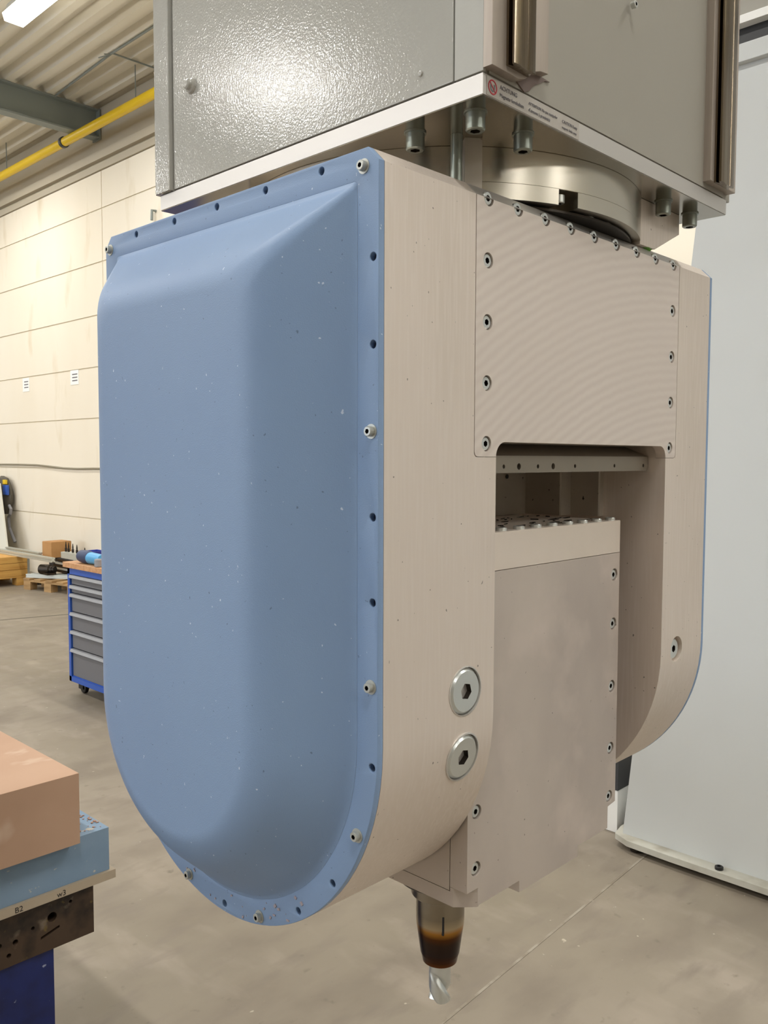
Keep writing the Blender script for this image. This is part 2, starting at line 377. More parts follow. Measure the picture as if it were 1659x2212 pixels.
# added unseen windows: framed glowing panes plus area lights for cool side light
def added_window(n, axis, pos, a0, a1, z0, z1, cols, rows, watts, sgn):
    def bx(u0, u1, w0, w1, d0, d1):
        d0, d1 = sorted((pos + sgn*d0, pos + sgn*d1))
        return box(d0, d1, u0, u1, w0, w1) if axis == 'x' else box(u0, u1, d0, d1, w0, w1)
    fr = merge(bx(a0-.08, a1+.08, z0-.08, z0, .0, .06), bx(a0-.08, a1+.08, z1, z1+.08, .0, .06), bx(a0-.08, a0, z0, z1, .0, .06), bx(a1, a1+.08, z0, z1, .0, .06))
    w = struct('added_window_%d' % n, fr, 'beam')
    du, dz = (a1-a0)/cols, (z1-z0)/rows
    for i in range(cols):
        for j in range(rows):
            obj('pane', bx(a0+i*du+.025, a0+(i+1)*du-.025, z0+j*dz+.025, z0+(j+1)*dz-.025, .012, .02), 'added_daylight', w)
    for i in range(1, cols): obj('mullion', bx(a0+i*du-.025, a0+i*du+.025, z0, z1, .0, .04), 'beam', w)
    for j in range(1, rows): obj('transom', bx(a0, a1, z0+j*dz-.025, z0+j*dz+.025, .0, .035), 'beam', w)
    li = bpy.data.lights.new('added_daylight', 'AREA'); li.shape = 'RECTANGLE'; li.energy = watts; li.color = (.86, .93, 1)
    lo = bpy.data.objects.new('added_daylight', li)
    c = (pos + sgn*.1, (a0+a1)/2, (z0+z1)/2) if axis == 'x' else ((a0+a1)/2, pos + sgn*.1, (z0+z1)/2)
    link(lo, w, c); li.size = z1-z0; li.size_y = a1-a0
    n_ = Vector((sgn, 0, 0)) if axis == 'x' else Vector((0, sgn, 0))
    t_ = Vector((0, 0, 1)).cross(n_)
    lo.rotation_euler = Matrix((Vector((0, 0, 1)), -t_, -n_)).transposed().to_euler()
MT['added_daylight'] = mat('glowing_pane', '#e8f0fa', .3, emit=('#dfeaff', 2.0))
added_window(1, 'x', -14, 4.0, 16.0, 1.0, 4.6, 6, 3, 330, 1)
added_window(2, 'x', XW, -11.0, -3.4, 3.3, 4.9, 5, 2, 420, -1)
# papers, cable and hook on the wall
for (y0, y1, z0, z1, lb) in ((11.50, 11.71, 2.545, 2.735, 'small paper notice on the cream wall, farther from the blue cover'), (10.05, 10.27, 2.56, 2.745, 'small paper notice on the cream wall, nearest the blue cover')):
    t = thing('paper_notice', (XW, (y0+y1)/2, z0), lb, 'paper')
    obj('sheet', box(XW-.004, XW-.0005, y0, y1, z0, z1), 'paper', t)
    for k in range(3): obj('printed_line', box(XW-.0046, XW-.004, y0+.03, y1-.05, z1-.06-.04*k, z1-.045-.04*k), 'ink', t)
b = bmesh.new(); tube(b, [(XW-.012, y, z) for y, z in ((14, 1.52), (12.6, 1.52), (11.9, 1.522), (11.3, 1.518), (10.9, 1.502), (10.5, 1.482), (10.1, 1.478), (9.7, 1.486), (8.5, 1.49), (6, 1.5))], .012, 8)
tag(obj('wall_cable', b, 'cable'), 'sagging dusty cable along the cream wall', 'cable')
b = bmesh.new(); tube(b, [(XW-.001, 8.165, 4.37), (XW-.05, 8.165, 4.37), (XW-.055, 8.165, 4.26)], .016, 8)
tag(obj('wall_hook', b, 'beam'), 'small dark hook on the wall above the blue cover edge', 'hook')
# light scratch and dark joint on the floor
b = bmesh.new()
for (a, c, w) in (((1.25, 1.035), (2.74, 1.125), .0045),):
    d = (Vector((c[0], c[1], 0)) - Vector((a[0], a[1], 0))); n = Vector((-d.y, d.x, 0)).normalized()*w
    loft(b, [[Vector((*a, .0))-n, Vector((*a, .0))+n, Vector((*a, .0012))+n, Vector((*a, .0012))-n], [Vector((*c, .0))-n, Vector((*c, .0))+n, Vector((*c, .0012))+n, Vector((*c, .0012))-n]])
MT['seal'] = mat('pale_joint_seal', '#9c9486', .7, var=[(14, 4, O, '#867c6d', .42, .6)])
struct('trim_4', b, 'seal')
b = bmesh.new(); loft(b, [[(1.0, 8.70, 0), (1.0, 8.73, 0), (1.0, 8.73, .0012), (1.0, 8.70, .0012)], [(4.7, 7.71, 0), (4.7, 7.74, 0), (4.7, 7.74, .0012), (4.7, 7.71, .0012)]])
MT['joint'] = mat('dark_floor_joint', '#5d574c', .8)
struct('trim_5', b, 'joint')

# ================================================================== MACHINE SIDE WALL and BED
XS = 2.734
t = thing('machine_side_wall', (XS, .5, 0), 'white leaning side wall of the milling machine on bolted base flange', 'machine')
b = bmesh.new()
def sw(x): return [(x, 1.238, .05), (x, 1.238-.2475*(3.06-.05)/2.4, 3.06), (x, -7, 3.06), (x, -7, .05)]
loft(b, [sw(XS), sw(XS+.45)]); obj('wall_plate', b, 'white_paint', t)
b = bmesh.new(); fl_ = [(XS-.062, 1.0), (XS-.062, -7), (XS+.5, -7), (XS+.5, 1.28), (XS+.06, 1.28), (XS-.02, 1.262), (XS-.055, 1.19)]
loft(b, [[(x, y, z) for x, y in fl_] for z in (.028, .052)]); obj('base_flange', b, 'flange_grey', t)
for y in (.815, -.1, -1.0):
    b = bmesh.new(); lathe(b, [(.016, .052), (.016, .062), (.013, .064), (.007, .064), (.007, .058)], (XS-.032, y, 0), 20); obj('flange_bolt', b, 'black', t)
for y in (1.17, -.9, -3): obj('levelling_foot', lathe(bmesh.new(), [(.03, 0), (.03, .012), (.014, .014), (.014, .03)], (XS, y, 0), 16), 'dark_steel', t)
obj('rail_ledge', box(XS-.03, XS+.45, -7, .93, 3.06, 3.125, bev=.003), 'white_paint', t)
obj('bellows_cover', box(XS+.03, XS+.30, -7, .93, 3.125, 3.205), 'black', t)
obj('rail_cap', box(XS-.012, XS+.33, -7, .93, 3.205, 3.235, bev=.002), 'bright_white', t)
obj('upper_guard', box(XS+.06, XS+.14, -7, .93, 3.235, 3.75), 'gray_panel', t)
obj('rear_brace', box(XS+.10, XS+.34, 1.2, 1.272, .052, .10), 'white_paint', t)
t = thing('machine_bed', (2.82, 1.312, 0), 'low white machine bed with a charcoal top strip beside the side wall', 'machine')
obj('bed_body', box(2.822, 4.3, 1.312, 3.2, 0, .188, bev=.004), 'bright_white', t)
obj('bed_strip', box(2.817, 4.3, 1.308, 3.2, .19, .325, bev=.003), 'charcoal', t)

# ================================================================== RAM
R = thing('machine_ram', (.0819, -.0354, Z0+.0665), 'grey enamelled square ram above the milling head, with guide rails', 'machine')
def zz(z): return z + Z0
x0, x1, y0, y1 = .0819, .5807, -.0354, .4663
TOP = zz(2.05)
obj('ram_body', box(x0+.004, .594, y0+.002, y1, zz(.0852), TOP), 'gray_panel', R)
obj('side_panel', box(x0-.0005, x0+.004, -.0030, .4345, zz(.0862), TOP, bev=.0008), 'enamel', R)
obj('edge_panel', box(x0, x0+.004, -.0354, -.0042, zz(.0862), TOP, bev=.0006), 'enamel_flat', R)
b = bmesh.new(); ee = [(x0-.004, .4385), (x0-.0045, .4395), (x0-.0045, .470), (x0-.002, .4725), (x0+.012, .4725), (x0+.012, .4385)]
loft(b, [[(x, y, z) for x, y in ee] for z in (zz(.0862), TOP)]); obj('edge_strip', b, 'enamel', R)
obj('front_panel', box(.0905, .572, y0, y0+.004, zz(.0862), TOP), 'gray_panel', R)
place('panel_screw', SC_PANEL, R, (.3252, y0-.004, zz(.2264)), (0, -1, 0)).scale = (.6, .6, .6)
b = bmesh.new(); lathe(b, [(.0095, 0), (.0085, .003), (.0062, .0045), (.0058, .008), (.004, .0092)], (x0-.0005, .3946, zz(.1973)), 20, (-1, 0, 0)); obj('painted_knob', b, 'enamel', R)
b = bmesh.new(); lathe(b, [(.003, 0), (.0022, .0015), (.001, .002)], (x0-.0005, .034, zz(.1036)), 12, (-1, 0, 0)); obj('paint_nub', b, 'enamel', R)
# bottom plate with underside
PL = obj('base_plate', box(x0, x1, y0, y1, zz(.0672), zz(.0846), bev=.0004), 'alu_bright', R)
obj('plate_underside', box(x0+.0006, x1-.0006, y0+.0006, y1-.0006, zz(.0665), zz(.0671)), 'alu_mirror', R, label='polished underside')
for (x, y) in ((.107, .0635), (.1081, -.0072), (.1798, -.008), (.4713, -.0057), (.5433, -.0054), (.553, .06)):
    place('plate_bolt', SC_PLATE, PL, (x, y, zz(.0665)), (0, 0, -1), rnd.random())
# pads and rails on the front
def rail(xc, mir):
    if mir: pf_ = [(xc-.029, .0925), (xc+.0440, .0925), (xc+.0440, TOP-Z0), (xc-.029, TOP-Z0)]
    else: pf_ = [(xc-.0355, .0885), (xc+.004, .0885), (xc+.013, .0915), (xc+.020, .0965), (xc+.026, .1015), (xc+.036, .1050), (xc+.048, .1062), (xc+.048, TOP-Z0), (xc-.0355, TOP-Z0)]
    pd = obj('rail_pad', plate(pf_, (), y0+.003+.0445, .0006, (1, 0, 0), (0, 0, 1), (0, y0+.003, Z0), 1), 'pad_metal', R)
    h = .0195 if mir else .0159; yb = -.0447
    pf = [(-h, 0), (-h, -.0022), (-h*.72, -.0035), (-h*.72, -.0048), (-h, -.0062), (-h, -.0080), (-h*.86, -.0088), (-h*.35, -.0088), (-h*.30, -.0080), (h*.30, -.0080), (h*.35, -.0088), (h*.86, -.0088), (h, -.0080), (h, -.0062), (h*.72, -.0048), (h*.72, -.0035), (h, -.0022), (h, 0)]
    b = bmesh.new(); loft(b, [[(xc+u, yb+v, z) for u, v in pf] for z in (zz(.0915 if mir else .0935), TOP)])
    obj('guide_rail', b, 'steel_rail', R, ang=20)
rail(.1177, False); rail(.5412, True)
fp = [(.1245, .0928), (.1547, .1062), (.168, .1064), (.1801, .1059), (.172, .1045), (.1637, .0997), (.1575, .0968), (.1514, .0923), (.1479, .0884), (.1401, .0852)]
obj('underside_patch', plate(fp, (), .0012, 0, (1, 0, 0), (0, 0, 1), (0, y0-.0002, Z0)), 'underside_shade', R)  # flat dark patch paints the shaded underside of the cut rail pad
# warning label on the plate's front edge
LB = obj('warning_label', box(.0865, .2325, y0-.0006, y0+.0001, zz(.0678), zz(.0838)), 'label', R)
def text(s, x, z, size, parent):
    cu = bpy.data.curves.new('t', 'FONT'); cu.body = s; cu.size = size; cu.extrude = .0001; cu.space_character = 1.0
    o = bpy.data.objects.new('t', cu); COL.objects.link(o); dg = bpy.context.evaluated_depsgraph_get()
    me = bpy.data.meshes.new_from_object(o.evaluated_get(dg)); bpy.data.objects.remove(o)
    me.transform(Matrix(((1, 0, 0, x), (0, 0, 1, y0-.0009), (0, 1, 0, z), (0, 0, 0, 1))))
    obj('label_text', me, 'ink', parent)
text('ACHTUNG', .1045, zz(.0773), .0052, LB); text('Magnete fernhalten', .1045, zz(.0710), .0046, LB)
text('ATTENTION Ne pas manipuler', .1475, zz(.0768), .0036, LB); text("d'aimants à proximité", .1475, zz(.0712), .0040, LB)
text('CAUTION Keep', .2025, zz(.0762), .0038, LB); text('magnetic fields away', .2025, zz(.0710), .0031, LB)
ic = (.0945, zz(.0757))
b = plate(circ(*ic, .0062, 32), [circ(*ic, .0051, 32)], .0003, 0, (1, 0, 0), (0, 0, 1), (0, y0-.0006, 0))
c_, s_ = math.cos(-PI/4), math.sin(-PI/4)
bar = [(ic[0]+a*c_-d*s_, ic[1]+a*s_+d*c_) for a, d in ((-.0054, -.0005), (.0054, -.0005), (.0054, .0005), (-.0054, .0005))]
hs = arc(ic[0], ic[1]-.0006, .0034, PI, 2*PI, 10) + [(ic[0]+.0034, ic[1]+.0026), (ic[0]+.0016, ic[1]+.0026)] + arc(ic[0], ic[1]-.0006, .0016, 2*PI, PI, 8) + [(ic[0]-.0016, ic[1]+.0026), (ic[0]-.0034, ic[1]+.0026)]
obj('prohibition_sign', merge(b, plate(bar, (), .0003, 0, (1, 0, 0), (0, 0, 1), (0, y0-.0006, 0))), 'red', LB)
obj('magnet_symbol', plate(hs, (), .0002, 0, (1, 0, 0), (0, 0, 1), (0, y0-.0006, 0)), 'ink', LB)

# ================================================================== FORK HEAD
H = thing('milling_head', (.31, .22, Z0), 'aluminium fork milling head with a domed blue side cover, hanging below the ram', 'machine')
D, ch, zc, RR, WX = .4408, .0126, -.484, .2204, .62
def prof(notch=None, n=40):
    top = [(D, 0), (D-ch, ch)]
    pts = [(D, -.2), (D, 0), (D-ch, ch)]
    pts += [(ch, ch), (0, 0)] if notch is None else [(ch+.0004, ch), (ch+.0004, notch), (0, notch)]
    pts += [(RR + RR*math.cos(a), zc + RR*math.sin(a)) for a in [PI + PI*i/n for i in range(n+1)]]
    return [(y, z+Z0) for y, z in pts]
def cyl(x, y0_, y1_, z, r, n=32):
    b = bmesh.new(); lathe(b, [(r, 0), (r, y1_-y0_)], (x, y0_, z+Z0), n, (0, 1, 0)); return b
e = .0005; ol, orr, sx, sr, zseam, zo = .1535, .5035, .1199, .5303, -.2382, -.2236
plug_cut = lambda: [cyl(.1098, -.02, .012, -.4555, .0232, 40), mv(lathe(bmesh.new(), [(.0232, -.014), (.0232, .02)], (0, 0, 0), 40, (0, -(RR-(RR-math.sqrt(RR**2-(-.5186-zc)**2)))/RR, (-.5186-zc)/RR)), (.1098, RR - math.sqrt(RR**2 - (-.5186-zc)**2), -.5186+Z0))]
left = cut(extr(prof(), 0, sx-e), plug_cut())
def corner(x, s):                            # small rounded inside corner where the front panel is let in
    o_ = [(x, zseam), (x + s*.0053, zseam)] + [(x + s*(.0053 - .0053*math.sin(a)), zseam + .0053 - .0053*math.cos(a)) for a in [PI/2*i/6 for i in range(1, 7)]]
    return plate(o_ if s > 0 else o_[::-1], (), ch-.0002, 0, (1, 0, 0), (0, 0, 1), (0, ch, Z0))
left = merge(left, cut(extr(prof(zseam), sx-e, ol), plug_cut()), corner(sx-e, 1))
FK = obj('fork_arm', left, 'alu', H)
right = cut(extr(prof(), sr+e, WX), [cyl(.5465, -.01, .0085, -.4847, .0165, 32)])
FR = obj('fork_arm', merge(right, extr(prof(zseam), orr, sr+e), corner(sr+e, -1)), 'alu', H)
# big locking plugs (left) and the recessed screw (right)
for z in (-.4555, -.5186):
    yb = 0 if z > zc else RR - math.sqrt(RR**2 - (z-zc)**2)
    nrm = (0, -1, 0) if z > zc else (0, -(RR-yb)/RR, (z-zc)/RR)
    b = bmesh.new(); lathe(b, [(.0238, -.004), (.0238, .0004), (.0225, .0008), (.0222, -.003), (.0222, -.0042)], (.1098, yb, z+Z0), 40, nrm)
    fr = obj('plug_seat', b, 'alu_bright', FK)
    place('locking_plug', SC_PLUG, FK, Vector((.1098, yb, z+Z0)) - Vector(nrm)*.0088, nrm, .3)
place('recessed_screw', SC_PLUG, FR, (.545, .0085, -.4847+Z0), (0, -1, 0)).scale = (.62, .62, .55)
# bridge between the arms, chamfer strip, top cavity
br = [(ch+.0005, ch), (D-ch, ch), (D, 0), (D, -.30), (.41, -.30), (.41, zo), (ch+.0005, zo)]
obj('bridge', extr([(y, z+Z0) for y, z in br], ol, orr), 'alu', H)
# front panel with counterbores
hl = []; XSC = [.1385 + .047*i for i in range(9)]
for j in range(1, 5):
    hl += [circ(XSC[0], -.0564*j, .0073), circ(XSC[8], -.0564*j, .0073)]
def notch_row():
    pts = []
    for xx in reversed(XSC): pts += [(xx + .0073*math.cos(a), 0 + .0073*math.sin(a)) for a in [-PI*i/10 for i in range(11)]]
    return pts
f = .0143
po = [(sx+e, 0)] + [(sx+e, zseam+.006)] + arc(sx+e+.005, zseam+e+.005, .005, PI, 1.5*PI, 5) + [(ol, zseam+e)] \
    + arc(ol+f, zo-f, f, PI, PI/2, 8) + arc(orr-f, zo-f, f, PI/2, 0, 8) + [(orr, zseam+e)] + arc(sr-e-.005, zseam+e+.005, .005, 1.5*PI, 2*PI, 5) + [(sr-e, 0)] + notch_row()
PN = obj('front_panel', plate(po, hl, ch, 0, (1, 0, 0), (0, 0, 1), (0, ch, Z0)), 'alu_panel', H)
b = bmesh.new(); loft(b, [[(x, 0.0, Z0), (x, ch, Z0+ch), (x, ch+.0005, Z0)] for x in (sx+e, sr-e)])
obj('top_chamfer', b, 'alu_bright', PN)
for i, xx in enumerate(XSC): place('socket_screw', SC_PANEL, PN, (xx, .0092, Z0+.0002), (0, -1, 0), rnd.random())
for j in range(1, 5):
    for xx in (XSC[0], XSC[8]): place('socket_screw', SC_PANEL, PN, (xx, .0092, Z0-.0564*j), (0, -1, 0), rnd.random())
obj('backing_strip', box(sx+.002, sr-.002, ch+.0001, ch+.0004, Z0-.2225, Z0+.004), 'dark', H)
# crossbar with holes under the bridge
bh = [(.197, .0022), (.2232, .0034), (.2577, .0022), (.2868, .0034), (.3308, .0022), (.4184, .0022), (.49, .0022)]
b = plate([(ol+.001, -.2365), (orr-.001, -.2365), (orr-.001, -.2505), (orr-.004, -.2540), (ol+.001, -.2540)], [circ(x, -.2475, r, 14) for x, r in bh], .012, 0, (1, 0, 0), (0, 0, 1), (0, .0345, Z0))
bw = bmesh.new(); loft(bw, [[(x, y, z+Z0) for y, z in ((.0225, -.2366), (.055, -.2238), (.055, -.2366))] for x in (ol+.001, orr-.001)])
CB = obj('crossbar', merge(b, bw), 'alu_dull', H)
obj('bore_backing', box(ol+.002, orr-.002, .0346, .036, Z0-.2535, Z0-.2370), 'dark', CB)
# stepped pivot hub on the inner face of the right arm
hub = [(orr, .085), (.4945, .085), (.4935, .087), (.4935, .128), (.470, .128), (.469, .130), (.469, .184), (.38, .184), (.378, .186), (.378, .405), (orr, .405)]
obj('pivot_hub', extz(hub, Z0-.3142, Z0-.2240), 'alu_dirty', FR, ang=20)
b = bmesh.new(); lathe(b, [(.003, 0), (.003, .0006)], (.425, .1834, Z0-.263), 14, (0, -1, 0)); obj('hub_hole', b, 'dark', FR)
# rotary flange under the ram plate
cx_, cy_, RD = .3345, .222, .240
b = bmesh.new(); lathe(b, [(RD-.0006, .0326), (RD, .0330), (RD, .0661), (RD-.0003, .06645)], (cx_, cy_, Z0), 128)
DK = obj('rotary_flange', b, 'alu_turned', H)
a0 = math.radians(-107.5); w_ = .0125
def rp(r, dx): return (cx_ + r*math.cos(a0) - dx*math.sin(a0), cy_ + r*math.sin(a0) + dx*math.cos(a0))
da = math.asin(w_/RD)
lo_ = arc(cx_, cy_, RD, a0+da, a0+2*PI-da, 120) + [rp(RD-.035, -w_), rp(RD-.035, w_)]
obj('flange_rim', extz(lo_, Z0+.0170, Z0+.0326), 'alu_turned', DK)
q_ = rp(RD-.012, -.003); place('rim_screw', SC_PANEL, DK, (q_[0], q_[1], Z0+.0300), (0, 0, -1))
b = bmesh.new(); lathe(b, [(.190, .0127), (.190, .0326)], (cx_, cy_, Z0), 96); obj('hub_ring', b, 'dark_steel', DK)
b = bmesh.new(); lathe(b, [(RD-.012, .0127), (RD-.010, .0129), (RD-.010, .0152), (RD-.012, .0154)], (cx_, cy_, Z0), 128); 
obj('lower_ring', b, 'dark_steel', DK)
for a in (-95, -86, -80, -72, -66, -60, -52, -46):
    a = math.radians(a); place('rim_bolt', SC_COVER, DK, (cx_+.222*math.cos(a), cy_+.222*math.sin(a), Z0+.0170), (0, 0, -1)).scale = (.8, .8, .45)
# stop block and pin beside the flange, bracket block on the right
b = bmesh.new(); lathe(b, [(.0058, .0128), (.0058, .0664)], (.1385, .0390, Z0), 20); obj('guide_pin', b, 'grey_zinc', H)
obj('stop_block', mv(box(-.0085, .0085, -.006, .006, Z0+.0128, Z0+.0664), (.1585, .0360, 0), Matrix.Rotation(math.radians(-38), 4, 'Z')), 'alu_dirty', H)
bk = [(.440, .0131), (.478, .0135), (.541, .0424), (.5405, .0663), (.440, .0663)]
obj('limit_bracket', plate(bk, (), .03, .0006, (1, 0, 0), (0, 0, 1), (0, .0368, Z0), 1), 'alu', H)
b = bmesh.new(); tube(b, [(.4640, .012, Z0+.0128), (.4640, .012, Z0+.0205)], .0048, 12); tube(b, [(.464, .012, Z0+.017), (.473, .012, Z0+.0135)], .0035, 8); obj('cable_clip', b, 'green', H, label='small green clip')

# ---- blue covers
def ctop(d, rc, n=8):
    """inset outline of the arm side: straight sides, rounded/chamfered top corners, half-round bottom"""
    r = RR - d; yl, yr, zt = d, D-d, ch-d
    P = []
    P += arc(yr-rc, zt-rc, rc, 0, PI/2, n) if rc > 1e-6 else [(yr, zt)]*(n+1)
    P += arc(yl+rc, zt-rc, rc, PI/2, PI, n)
    m = 8
    P += [(yl, (zt-rc) + (zc-(zt-rc))*i/m) for i in range(1, m)]
    P += [(RR + r*math.cos(a), zc + r*math.sin(a)) for a in [PI + PI*i/48 for i in range(49)]]
    P += [(yr, zc + ((zt-rc)-zc)*i/m) for i in range(1, m)]
    return P
TF = .0067; HB = .0700
def dome_h(u):
    u = max(0, min(1, u)); f0 = .05; cr_ = .50; k = 1/(1 - .5*cr_ - .5*f0)
    if u < f0: return k*u*u/(2*f0)
    if u < 1-cr_: return k*(u - f0/2)
    v = 1-u; return 1 - k*v*v/(2*cr_)
def cover(sgn, xb):
    fo = [(D, -.2), (D, 0), (D-ch, ch), (ch, ch), (0, 0)] + [(RR + RR*math.cos(a), zc + RR*math.sin(a)) for a in [PI + PI*i/64 for i in range(65)]]
    cen = Vector((RR, zc))
    def rad(y, z):
        v = Vector((y, z)) - cen; v = v.normalized()*(RR-.0085); return (RR+v.x, zc+v.y)
    holes = [(.0066, -.0761), (.0066, -.1467), (.0066, -.2884), (.0066, -.3597), (.0068, -.4999)] + [(D-.0066, z) for z in (-.0761, -.1467, -.2884, -.3597, -.4999)]
    holes += [(y, .0056) for y in (.069, .1458, .222, .2976, .3734)] + [rad(.0485, -.6233), rad(.0976, -.6684), rad(.2192, -.6986), rad(.36, -.635)]
    scr = [(.0170, -.0022), (.0080, -.2175), (.0080, -.431), rad(.0177, -.566), rad(.1587, -.6943), rad(.285, -.6953), (.4300, -.0022), (D-.008, -.2175), (D-.008, -.431), rad(.42, -.566)]
    fl = plate(fo, [ctop(.0250, .004)[::-1]] + [circ(y, z, .0036, 14) for y, z in holes], TF, .0008, (0, 1, 0), (0, 0, 1), (xb if sgn < 0 else xb, 0, Z0))
    # plate() extrudes along +X; shift so that it covers the outer side
    mv(fl, (-TF if sgn < 0 else 0, 0, 0))
    dm = bmesh.new(); lp = []
    N = 26
    for i in range(N+1):
        u = i/N; d = .0248 + .082*u; rc = .004 + .022*u
        x = xb + sgn*(TF*.98 + (HB-TF)*dome_h(u))
        lp.append([(x, y, z+Z0) for y, z in ctop(d, rc)])
    loft(dm, lp, False, True)
    o = obj('side_cover', merge(fl, dm), 'blue', H, ang=28, label='domed light blue cover')
    for (y, z) in holes: place('threaded_hole', DISC_HOLE, o, (xb + sgn*.0012, y, z+Z0), (sgn, 0, 0))
    for (y, z) in scr: place('cover_screw', SC_COVER, o, (xb + sgn*TF, y, z+Z0), (sgn, 0, 0), rnd.random())
cover(-1, 0); cover(1, WX)

# pinkish chips of tooling board clinging to the lower edge of the cover and the spindle front
MT['crumb'] = mat('pinkish_crumb', '#a3989c', .8)
MT['brown_crumb'] = mat('brown_crumb', '#a07c68', .8)
def crumbs(n, gen, s0, s1, name, parent, m='crumb'):
    b = bmesh.new()
    for k in range(n):
        c, nrm = gen(); l = rnd.uniform(s0, s1)
        q = Vector((0, 0, 1)).rotation_difference(Vector(nrm)).to_matrix().to_4x4()
        add_box(b, -l, l, -l*rnd.uniform(.3, .9), l*rnd.uniform(.3, .9), 0, l*.5, mtx=Matrix.Translation(c) @ q @ Matrix.Rotation(rnd.random()*3, 4, 'Z'))
    o = obj(name, b, m, parent, ang=24); o['kind'] = 'stuff'; return o
def on_cover():
    a = math.radians(rnd.uniform(232, 292)); r = RR - rnd.uniform(.003, .022)
    return (-TF-.0001, RR + r*math.cos(a), Z0 + zc + r*math.sin(a)), (-1, 0, 0)
crumbs(26, on_cover, .0005, .0018, 'tooling_crumbs', H)

# ================================================================== SPINDLE UNIT
SP = thing('spindle_unit', (.306, .2145, Z0-.70), 'stained aluminium spindle box held between the fork arms', 'spindle')
sx0, sx1, sy0, sy1 = .157, .4548, .033, .36
TPp = obj('top_plate', box(sx0, sx1, sy0, sy1, Z0-.3542, Z0-.3147, bev=.0006), 'alu_plain', SP)
for i in range(8): place('plate_screw', SC_PANEL, TPp, (.2205+.0322*i, .0425, Z0-.3147-.0045), (0, 0, 1), rnd.random())
b = bmesh.new()
for k in range(60):
    x, y = rnd.uniform(sx0+.04, sx1-.01), rnd.uniform(.05, .17); a = rnd.random()*PI; l = rnd.uniform(.002, .007)
    add_box(b, -l, l, -.0006, .0006, 0, .0012, mtx=Matrix.Translation((x, y, Z0-.3146)) @ Matrix.Rotation(a, 4, 'Z') @ Matrix.Rotation(rnd.uniform(0, .2), 4, 'Y'))
sw_ = obj('metal_swarf', b, 'dark_steel', TPp); sw_['kind'] = 'stuff'
sf = [(sx0, -.3547), (sx1, -.3547), (sx1, -.669), (.437, -.6712), (.437, -.6985), (.368, -.6985), (.368, -.7113), (.2485, -.7113), (.2485, -.6985), (.1748, -.6985), (.1748, -.6797), (sx0, -.6797)][::-1]
fs = [(.1718, -.5989), (.1715, -.6583), (.4425, -.3812), (.442, -.442), (.4415, -.520), (.441, -.598), (.440, -.6588)]
FP = obj('front_plate', plate(sf, [circ(x, z, .0076, 24) for x, z in fs], sy0*0+.0224, .0004, (1, 0, 0), (0, 0, 1), (0, sy0+.0224, Z0), 1), 'alu_spindle', SP)
for x, z in fs: place('socket_screw', SC_PANEL, FP, (x, sy0+.0095, Z0+z), (0, -1, 0), rnd.random())
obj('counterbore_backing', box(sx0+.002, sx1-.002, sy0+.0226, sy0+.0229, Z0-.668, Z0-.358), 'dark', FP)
obj('housing', box(sx0, sx1, sy0+.0231, sy1, Z0-.6840, Z0-.3547, bev=.0004), 'alu_spindle', SP)
bp = [(.1748, sy0+.0004), (.1765, sy0+.0004), (.1765, sy0+.023), (sx1-.02, sy0+.023), (sx1-.02, sy1), (sx0, sy1), (sx0, sy0+.018)]
obj('nose_plate', extz(bp, Z0-.700, Z0-.6845), 'alu_spindle', SP)
obj('corner_piece', extz([(.1750, sy0+.0008), (.1750, sy0+.022), (sx0, sy0+.022), (sx0, sy0+.018)], Z0-.6845, Z0-.6800), 'alu_spindle', SP)
ax = (.331, .2145)
b = bmesh.new(); lathe(b, [(.062, -.7002), (.062, -.735), (.0575, -.738), (.0575, -.781), (.0555, -.7835), (.040, -.7835), (.040, -.775)], (*ax, Z0), 64); obj('spindle_nose', b, 'dark_steel', SP)
b = bmesh.new(); lathe(b, [(.0578, -.766), (.0590, -.767), (.0590, -.779), (.0578, -.780)], (*ax, Z0), 64); obj('nose_ring', b, 'steel', SP)

# ================================================================== TOOL HOLDER
TL = thing('tool_holder', (*ax, Z0-.898), 'heat-tinted shrink-fit tool holder with an end mill under the spindle', 'tool')
b = bmesh.new(); lathe(b, [(.0385, .1225), (.0385, .1120), (.0370, .1100), (.0370, .1060), (.0385, .1040), (.0385, .0935), (.0375, .0920), (.0320, .0905), (.0318, .0745), (.0316, .0550), (.0257, .0125), (.0245, .0100), (.0228, .0010), (.0150, .0)], (*ax, Z0-.898), 48)
HB_ = obj('holder_body', b, 'holder', TL)
obj('coolant_slot', box(ax[0]-.0225, ax[0]-.0205, ax[1]-.0242, ax[1]-.0215, Z0-.848, Z0-.824), 'dark', HB_)
b = bmesh.new(); n = 24
lps = []
for k in range(27):
    z = 0.004 - .0565*k/26; tw = max(0, (k-8))*.17; fl = min(1, max(0, (k-7)/4))
    rr = .0145
    lps.append([(ax[0]+q*math.cos(a+tw), ax[1]+q*math.sin(a+tw), Z0-.898+z) for a, q in [(2*PI*i/n, rr*(1 - fl*.40*max(0, math.cos(2*(2*PI*i/n)))**2.2)) for i in range(n)]])
loft(b, lps); obj('end_mill', b, 'steel', TL, ang=40)

